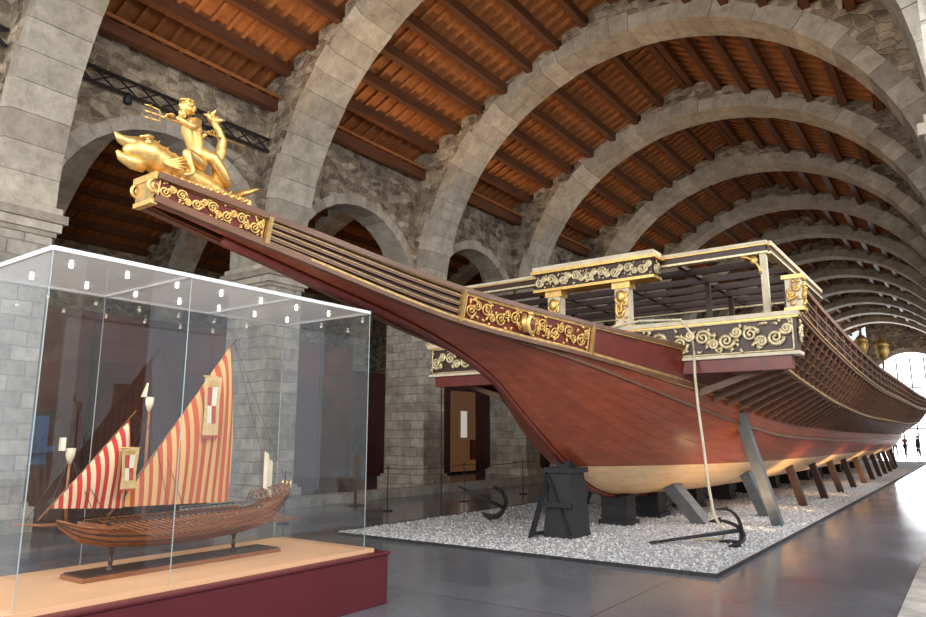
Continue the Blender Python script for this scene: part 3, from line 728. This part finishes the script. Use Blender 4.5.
mb.tube(pts,rr,M_gold,14)
mb.tube([(x,2.92,3.90),(x,2.83,3.88),(x,2.74,3.90),(x,2.70,3.94)],[.08,.06,.04,.012],M_gold,10)
mb.tube([(x,2.90,4.05),(x,2.80,4.04),(x,2.72,4.05),(x,2.67,4.09)],[.08,.058,.04,.01],M_gold,10)
for sd in(1,-1):
    mb.ell((x+sd*.10,2.91,4.06),(.026,.03,.03),M_gold,8,6); mb.tube([(x+sd*.105,2.94,4.11),(x+sd*.12,2.89,4.105),(x+sd*.105,2.83,4.08)],[.018,.018,.01],M_gold,6)
    for q in range(5):
        a=-.5+.3*q; mb.tube([(x+sd*.10,3.05,3.93),(x+sd*.16,3.09+.05*math.cos(a),3.92+.06*math.sin(a)),(x+sd*.20,3.15+.06*math.cos(a),3.93+.12*math.sin(a))],[.022,.018,.005],M_gold,6)
for q in range(7):
    a=-.9+.3*q; mb.tube([(x,3.90,3.91),(x+.07*math.sin(a),3.96,3.93+.02*math.cos(a*2)),(x+.17*math.sin(a),3.98+.07*math.cos(a),3.92+.08*math.cos(a))],[.028,.026,.006],M_gold,6)
for i in range(11):
    yy=2.94+.085*i
    if yy>3.12 and yy<3.6: continue
    z=py_(yy)+pr_(yy); mb.tube([(x,yy,z-.02),(x,yy+.04,z+.04)],[.022,.004],M_gold,6)
tp=[(3.72,3.90),(3.64,4.0),(3.62,4.12),(3.66,4.25),(3.67,4.36),(3.62,4.46),(3.56,4.52)]
mb.tube([(x+.02,a,b) for a,b in tp],[.07,.066,.058,.052,.045,.035,.028],M_gold,10)
for q in range(6):
    a=.3+.45*q; mb.tube([(x,3.56,4.51),(x+.03*math.cos(q),3.56+.06*math.cos(a),4.54+.05*math.sin(a)),(x+.05*math.cos(q*2),3.57+.10*math.cos(a),4.54+.09*math.sin(a))],[.028,.026,.006],M_gold,6)
mb.tube([(x+.05,3.43,4.18),(x+.1,3.54,4.12),(x+.1,3.64,4.02),(x+.11,3.72,3.90)],[.04,.065,.055,.03],M_gold,8)
mb.build('dolphin',F)
mb=MB()
mb.box(x-.13,x+.13,3.02,3.95,3.72,3.83,M_gold)
for q in range(12):
    yy=3.03+.075*q; 
    for sd in(1,-1): mb.tube([(x+sd*.13,yy,3.78),(x+sd*.15,yy+.03,3.81),(x+sd*.11,yy+.05,3.84)],[.02,.025,.01],M_gold,6)
mb.build('pedestal',F)
# ------------------------------------------------------------------ glass display case
C=group('glass_display_case')
mb=MB(); mb.box(-6.45,-4.85,1.5,5.42,0,.46,M_maroon); mb.box(-6.47,-4.83,1.48,5.44,.46,.49,M_maroon); mb.build('plinth',C,bevel=.008)
mb=MB(); mb.box(-6.33,-4.93,1.62,5.30,.49,.525,M_pink); mb.build('plinth_top_board',C)
cx0,cx1,cy0,cy1,cz0,cz1=-6.30,-4.95,2.07,5.18,.525,2.87
def quad(mb,a,b,c,d,m): mb.add([a,b,c,d],[(0,1,2,3)],m)
mb=MB(); ym=3.12
for x_ in(cx0,cx1):
    quad(mb,(x_,cy0,cz0),(x_,ym-.003,cz0),(x_,ym-.003,cz1),(x_,cy0,cz1),M_glass); quad(mb,(x_,ym+.003,cz0),(x_,cy1,cz0),(x_,cy1,cz1),(x_,ym+.003,cz1),M_glass)
for y_ in(cy0,cy1): quad(mb,(cx0,y_,cz0),(cx1,y_,cz0),(cx1,y_,cz1),(cx0,y_,cz1),M_glass)
mb.build('glass_panes',C,recalc=False)
mb=MB(); quad(mb,(cx0,cy0,cz1-.002),(cx1,cy0,cz1-.002),(cx1,cy1,cz1-.002),(cx0,cy1,cz1-.002),M_frost); mb.build('frosted_lid',C,recalc=False)
M_edge=simple('glass_edge',(.40,.45,.43),.25,.2)
mb=MB(); t=.005
for x_ in(cx0,cx1):
    for y_ in (cy0,ym,cy1): mb.box(x_-t*.6,x_+t*.6,y_-t*.6,y_+t*.6,cz0,cz1,M_edge)
    mb.box(x_-.012,x_+.012,cy0,cy1,cz1-.012,cz1+.02,M_white)
for y_ in(cy0,cy1,ym,4.2): mb.box(cx0,cx1,y_-.012,y_+.012,cz1-.012,cz1+.02,M_white)
mb.build('glass_edges',C)
mb=MB()
for i in range(7):
    for x_ in (-5.95,-5.3): 
        yy=2.35+.43*i; mb.lathe((x_,yy,cz1-.03),[(.014,0),(.014,.025)],M_lamp,10); 
mb.build('downlights',C)
# ------------------------------------------------------------------ model galley
MG=group('model_galley'); mxx=-5.68
mb=MB(); mb.box(mxx-.17,mxx+.17,2.75,4.62,.526,.56,M_model); mb.box(mxx-.16,mxx+.16,2.77,4.6,.56,.57,M_brown)
for y_ in (3.05,4.2):
    mb.lathe((mxx,y_,.57),[(.035,0),(.012,.03),(.02,.06),(.01,.09),(.02,.13),(.035,.16)],M_brown,10)
mb.build('stand',MG,bevel=.004)
mk=spl([2.62,2.8,3.1,3.6,4.2,4.6,4.80],[.93,.80,.73,.70,.72,.80,.98]); mt=spl([2.62,2.8,3.1,3.6,4.2,4.6,4.80],[.98,.92,.88,.86,.9,.99,1.10])
mh=spl([2.62,2.8,3.1,3.6,4.2,4.6,4.80],[.015,.07,.12,.15,.14,.10,.05])
mb=MB()
def mhs(y,s,sd): a=s*math.pi/2; return Vector((mxx+sd*mh(y)*math.sin(a)**1.1,y,mk(y)+(mt(y)-mk(y))*(1-math.cos(a)**1.2)))
def fm(u,v): 
    y=2.62+2.18*u; s=abs(v*2-1); return mhs(y,s,1 if v>.5 else -1)
mb.grid(fm,40,20,M_model,True)
mb.grid(lambda u,v:mhs(2.62+2.18*u,.97,-1).lerp(mhs(2.62+2.18*u,.97,1),v),40,2,M_model,False)
for sd in(1,-1):
    for s,r in ((1,.010),(.72,.006),(.5,.005)): mb.tube([mhs(2.62+2.18*i/30,s,sd)+Vector((sd*.004,0,0)) for i in range(31)],r,M_brown if s<1 else M_model,5)
    ax=mxx+sd*.22; mb.beam((ax,2.88,.92),(ax,4.35,.94),.016,.022,M_model); mb.beam((ax,2.88,.96),(ax,4.35,.98),.008,.01,M_brown)
    for i in range(26):
        y_=2.9+.057*i; mb.beam((mxx+sd*.12,y_,.87),(ax,y_,.92),.008,.008,M_model)
        mb.beam((ax,y_,.93),(ax,y_,.975),.005,.005,M_brown,up=(0,1,0))
        mb.tube([(mxx+sd*.05,y_,.96),(ax,y_+.02,.95),(ax+sd*.10,y_+.24,.86),(ax+sd*.13,y_+.33,.83)],[.004,.004,.004,.008],M_model,4)
for y_ in (2.88,4.35): mb.beam((mxx-.22,y_,.925),(mxx+.22,y_,.925),.02,.03,M_model)
mb.tube([(mxx,2.7,.95),(mxx,2.5,.96),(mxx,2.3,.985)],[.018,.012,.005],M_model,6)
for i in range(7):
    y_=4.40+.055*i; mb.tube([(mxx+.10*math.cos(a),y_,1.0+.09*math.sin(a)+.02*i*.5) for a in [k*math.pi/8 for k in range(9)]],.006,M_model,5)
for a in (.3,1.0,math.pi/2,2.1,2.8): mb.tube([(mxx+.10*math.cos(a),4.38,1.0+.09*math.sin(a)),(mxx+.10*math.cos(a),4.76,1.06+.09*math.sin(a))],.004,M_model,5)
mb.tube([(mxx,4.76,1.02),(mxx,4.82,1.14)],[.02,.01],M_model,6)
for i in range(3): mb.lathe((mxx-.06+.06*i,4.80,1.10),[(.005,0),(.013,.03),(.013,.05),(.005,.08)],M_gold,8)
mb.build('hull',MG)
mb=MB()
ym1=3.28; mb.tube([(mxx,ym1+.02,.9),(mxx,ym1,1.4),(mxx,ym1-.01,1.92)],[.018,.015,.01],M_model,8)
mb.tube([(mxx,2.68,.9),(mxx,2.66,1.2),(mxx,2.66,1.5)],[.014,.012,.008],M_model,8)
for (y_,z_) in ((ym1-.01,1.88),(2.66,1.46)):
    mb.lathe((mxx,y_,z_),[(.012,-.06),(.032,-.0),(.036,.06),(.03,.06)],M_cream,10)
mb.tube([(mxx+.03,2.98,.98),(mxx+.03,3.4,1.55),(mxx+.03,4.08,2.53)],[.008,.014,.006],M_model,6)
mb.tube([(mxx+.03,2.46,1.0),(mxx+.03,2.75,1.33),(mxx+.03,3.14,1.82)],[.006,.011,.005],M_model,6)
for (a,b) in (((ym1,1.84),(3.0,.95)),((ym1,1.84),(3.6,.95)),((ym1,1.84),(3.45,.95)),((2.66,1.46),(2.45,.98)),((2.66,1.46),(2.85,.95)),((2.66,1.46),(2.95,.95)),((4.08,2.5),(4.7,1.12)),((3.13,1.8),(ym1,1.6))):
    for sd in(1,-1): mb.tube([(mxx,a[0],a[1]),(mxx+sd*.14,b[0],b[1])],.0025,M_brown,4)
mb.build('masts_and_yards',MG)
def sail(name,A,B,Cc,mat,bul):
    mb=MB()
    def f(u,v):
        y=A[0]+v*((B[0]-A[0])*(1-u)+(Cc[0]-A[0])*u); z=A[1]+v*((B[1]-A[1])*(1-u)+(Cc[1]-A[1])*u)
        y+= .03*math.sin(math.pi*v)*u
        return Vector((mxx+.045+bul*math.sin(math.pi*u*.9)*math.sin(math.pi*v**.8)+.008*math.sin(y*60),y,z))
    mb.grid(f,40,28,mat,True); return mb.build(name,MG,recalc=False)
sail('main_sail',(4.0,2.45),(3.05,1.05),(4.08,1.02),M_sail,.10)
sail('fore_sail',(3.08,1.74),(2.53,1.08),(3.08,1.04),M_sail2,.07)
# heraldic banners: shield on cloth
M_fl1=simple('banner_cloth',(.62,.42,.20),.8,0,.15,30); M_fl2=simple('banner_red',(.42,.07,.04),.8); M_fl3=simple('banner_white',(.72,.66,.52),.8)
mb=MB()
for (y0,y1,z0,z1) in ((3.68,3.84,1.62,2.14),(2.98,3.11,1.20,1.52)):
    w=y1-y0; h=z1-z0
    def bp(u,v,o=0): return Vector((mxx+.175+o+.010*math.sin(v*5+u*3),y0+w*u,z0+h*v))
    mb.grid(lambda u,v:bp(u,v),6,12,M_fl1,True)
    for q in range(3):   # swallow-tail points
        mb.add([bp(q/3,0),bp((q+1)/3,0),bp((q+.5)/3,-.10)],[(0,1,2)],M_fl2)
    for (u0,u1,v0,v1,mm) in ((.2,.5,.5,.82,M_fl2),(.5,.8,.5,.82,M_fl3),(.2,.5,.2,.5,M_fl3),(.5,.8,.2,.5,M_fl2),(.25,.75,.85,.93,M_gold)):
        mb.grid(lambda u,v:bp(u0+(u1-u0)*u,v0+(v1-v0)*v,.003),3,4,mm,False)
    mb.tube([(mxx+.17,y0-.02,z1),(mxx+.17,y1+.02,z1)],.006,M_gold,5)
mb.grid(lambda u,v:Vector((mxx+.03*math.sin(u*6),4.50+.12*u,1.12+.35*v-.1*u)),6,6,M_cream,True)
mb.tube([(mxx,4.50,1.07),(mxx,4.50,1.50)],.005,M_model,5)
mb.grid(lambda u,v:Vector((mxx+.02*math.sin(u*6),ym1-.04-.05*u*(1-v),1.94+.12*v)),6,6,M_cream,True)
mb.grid(lambda u,v:Vector((mxx+.02*math.sin(u*6),2.62-.05*u,1.50+.10*v)),6,6,M_fl3,True)
mb.build('flags',MG,recalc=False)
# ------------------------------------------------------------------ distant visitors
def person(loc,ang,shirt,pants,stride=.12):
    g=group('visitor',loc); g.rotation_euler=(0,0,ang)
    skinm=simple('skin_tone',(.55,.34,.25),.6); ms=simple('shirt',shirt,.8); mp=simple('trousers',pants,.8)
    skin('legs',[(0,0,.95),(.10,0,.90),(.11,-stride,.50),(.11,-stride*.4,.09),(.11,-stride*.4-.14,.04),(-.10,0,.90),(-.11,stride*.4,.50),(-.11,stride,.09),(-.11,stride-.14,.04)],[(0,1),(1,2),(2,3),(3,4),(0,5),(5,6),(6,7),(7,8)],[.13,.095,.065,.045,.04,.095,.065,.045,.04],mp,g)
    skin('torso',[(0,0,.95),(0,0,1.15),(0,0,1.38),(0,0,1.46),(.2,0,1.40),(.25,.03,1.14),(.24,-.05,.90),(-.2,0,1.40),(-.25,.03,1.14),(-.24,-.05,.90)],[(0,1),(1,2),(2,3),(3,4),(4,5),(5,6),(3,7),(7,8),(8,9)],[.14,.13,.15,.09,.06,.048,.035,.06,.048,.035],ms,g)
    mb=MB(); mb.tube([(0,0,1.44),(0,-.01,1.56)],.055,skinm,8); mb.ell((0,-.01,1.64),(.075,.095,.115),skinm,12,8); mb.ell((0,.015,1.67),(.082,.095,.105),M_brown,12,8)
    mb.ell((0,-.105,1.63),(.013,.02,.02),skinm,6,5)
    for sd in(1,-1):
        mb.ell((sd*.24,-.06,.83),(.02,.04,.05),skinm,8,6); mb.ell((sd*.076,0,1.63),(.01,.02,.03),skinm,6,4)
        for q in range(4): mb.tube([(sd*.24,-.09+.02*q,.80),(sd*.235,-.09+.02*q,.76),(sd*.225,-.09+.02*q,.73)],.008,skinm,5)
        mb.tube([(sd*.235,-.09,.85),(sd*.225,-.115,.80)],.009,skinm,5)
    mb.build('head_and_hands',g)
person((-5.9,74,0),.3,(.05,.06,.09),(.03,.03,.05)); person((-5.2,75,0),2.6,(.35,.06,.05),(.03,.03,.06)); person((-4.0,71,0),-1.0,(.08,.09,.12),(.05,.05,.06),.2)
# ------------------------------------------------------------------ lights
W=bpy.data.worlds.new('World'); S.world=W; W.use_nodes=True; bg=W.node_tree.nodes['Background']; bg.inputs[0].default_value=(.84,.91,1,1); bg.inputs[1].default_value=1.0
def area(name,loc,target,sx,sy,power,col):
    l=bpy.data.lights.new(name,'AREA'); l.shape='RECTANGLE'; l.size=sx; l.size_y=sy; l.energy=power; l.color=col
    o=bpy.data.objects.new(name,l); COL.objects.link(o); o.location=loc
    o.rotation_euler=(Vector(target)-Vector(loc)).to_track_quat('-Z','Y').to_euler(); return o
def spot(name,loc,target,power,col,ang=80,r=.1):
    l=bpy.data.lights.new(name,'SPOT'); l.energy=power; l.color=col; l.spot_size=math.radians(ang); l.spot_blend=.7; l.shadow_soft_size=r
    o=bpy.data.objects.new(name,l); COL.objects.link(o); o.location=loc
    o.rotation_euler=(Vector(target)-Vector(loc)).to_track_quat('-Z','Y').to_euler(); return o
day=(.97,.98,1.0); warm=(1,.60,.26)
for y,p in ((2,850),(14,820),(26,450),(38,200),(50,140),(62,150),(74,240)): area('side_daylight',(3.6,y,7.2),(-9,y+1.5,2.0),8,3,p,day)
area('entrance_daylight',(-5,-6,6),(-7,12,3),12,7,1150,(1,.96,.90))
area('end_window_daylight',(-4.6,82.5,5),(-6,60,3),7,8,1500,day)
for k,y in enumerate(ys_arch[:9]):
    f=(1,.9,.65,.4,.28,.22,.2,.2,.2)[k]
    spot('roof_uplight',(-13.0,y+3.5,6.4),(-8.5,y+3.5,12.5),520*f,warm,110)
    spot('roof_uplight',(-.5,y+3.5,6.4),(-5,y+3.5,12.5),150*f,warm,110)
for y in (6,12,18,24,30): 
    spot('side_nave_uplight',(-16,y+2,6.4),(-21,y+2,12.5),150,warm,110)
for y in (5,8.5,12,15.5): spot('partition_fill',(-15.6,y,5.3),(-17.5,y+.5,2.0),60,(1,.6,.4),100)  # added fill lights that brighten the dark red partition
for y in (13,17,22,28,34,40): spot('hull_uplight',(-2.9,y,.12),(-4.6,y+.8,1.6),75,(1,.70,.38),120,.15)
for y in (2.7,3.4,4.1,4.8): spot('case_spot',(-5.1,y,2.80),(-5.7,y,.9),12,(1,.80,.58),80,.03)
spot('figurehead_spot',(-1.5,1.0,7.5),(-5.5,3.3,4.2),260,(1,.9,.74),24,.2)
spot('bow_spot',(-.8,4.0,7.2),(-5.2,9.3,3.0),260,(1,.86,.68),46,.3)
S.view_settings.view_transform='Standard'
S.view_settings.look='None'
S.view_settings.exposure=.2
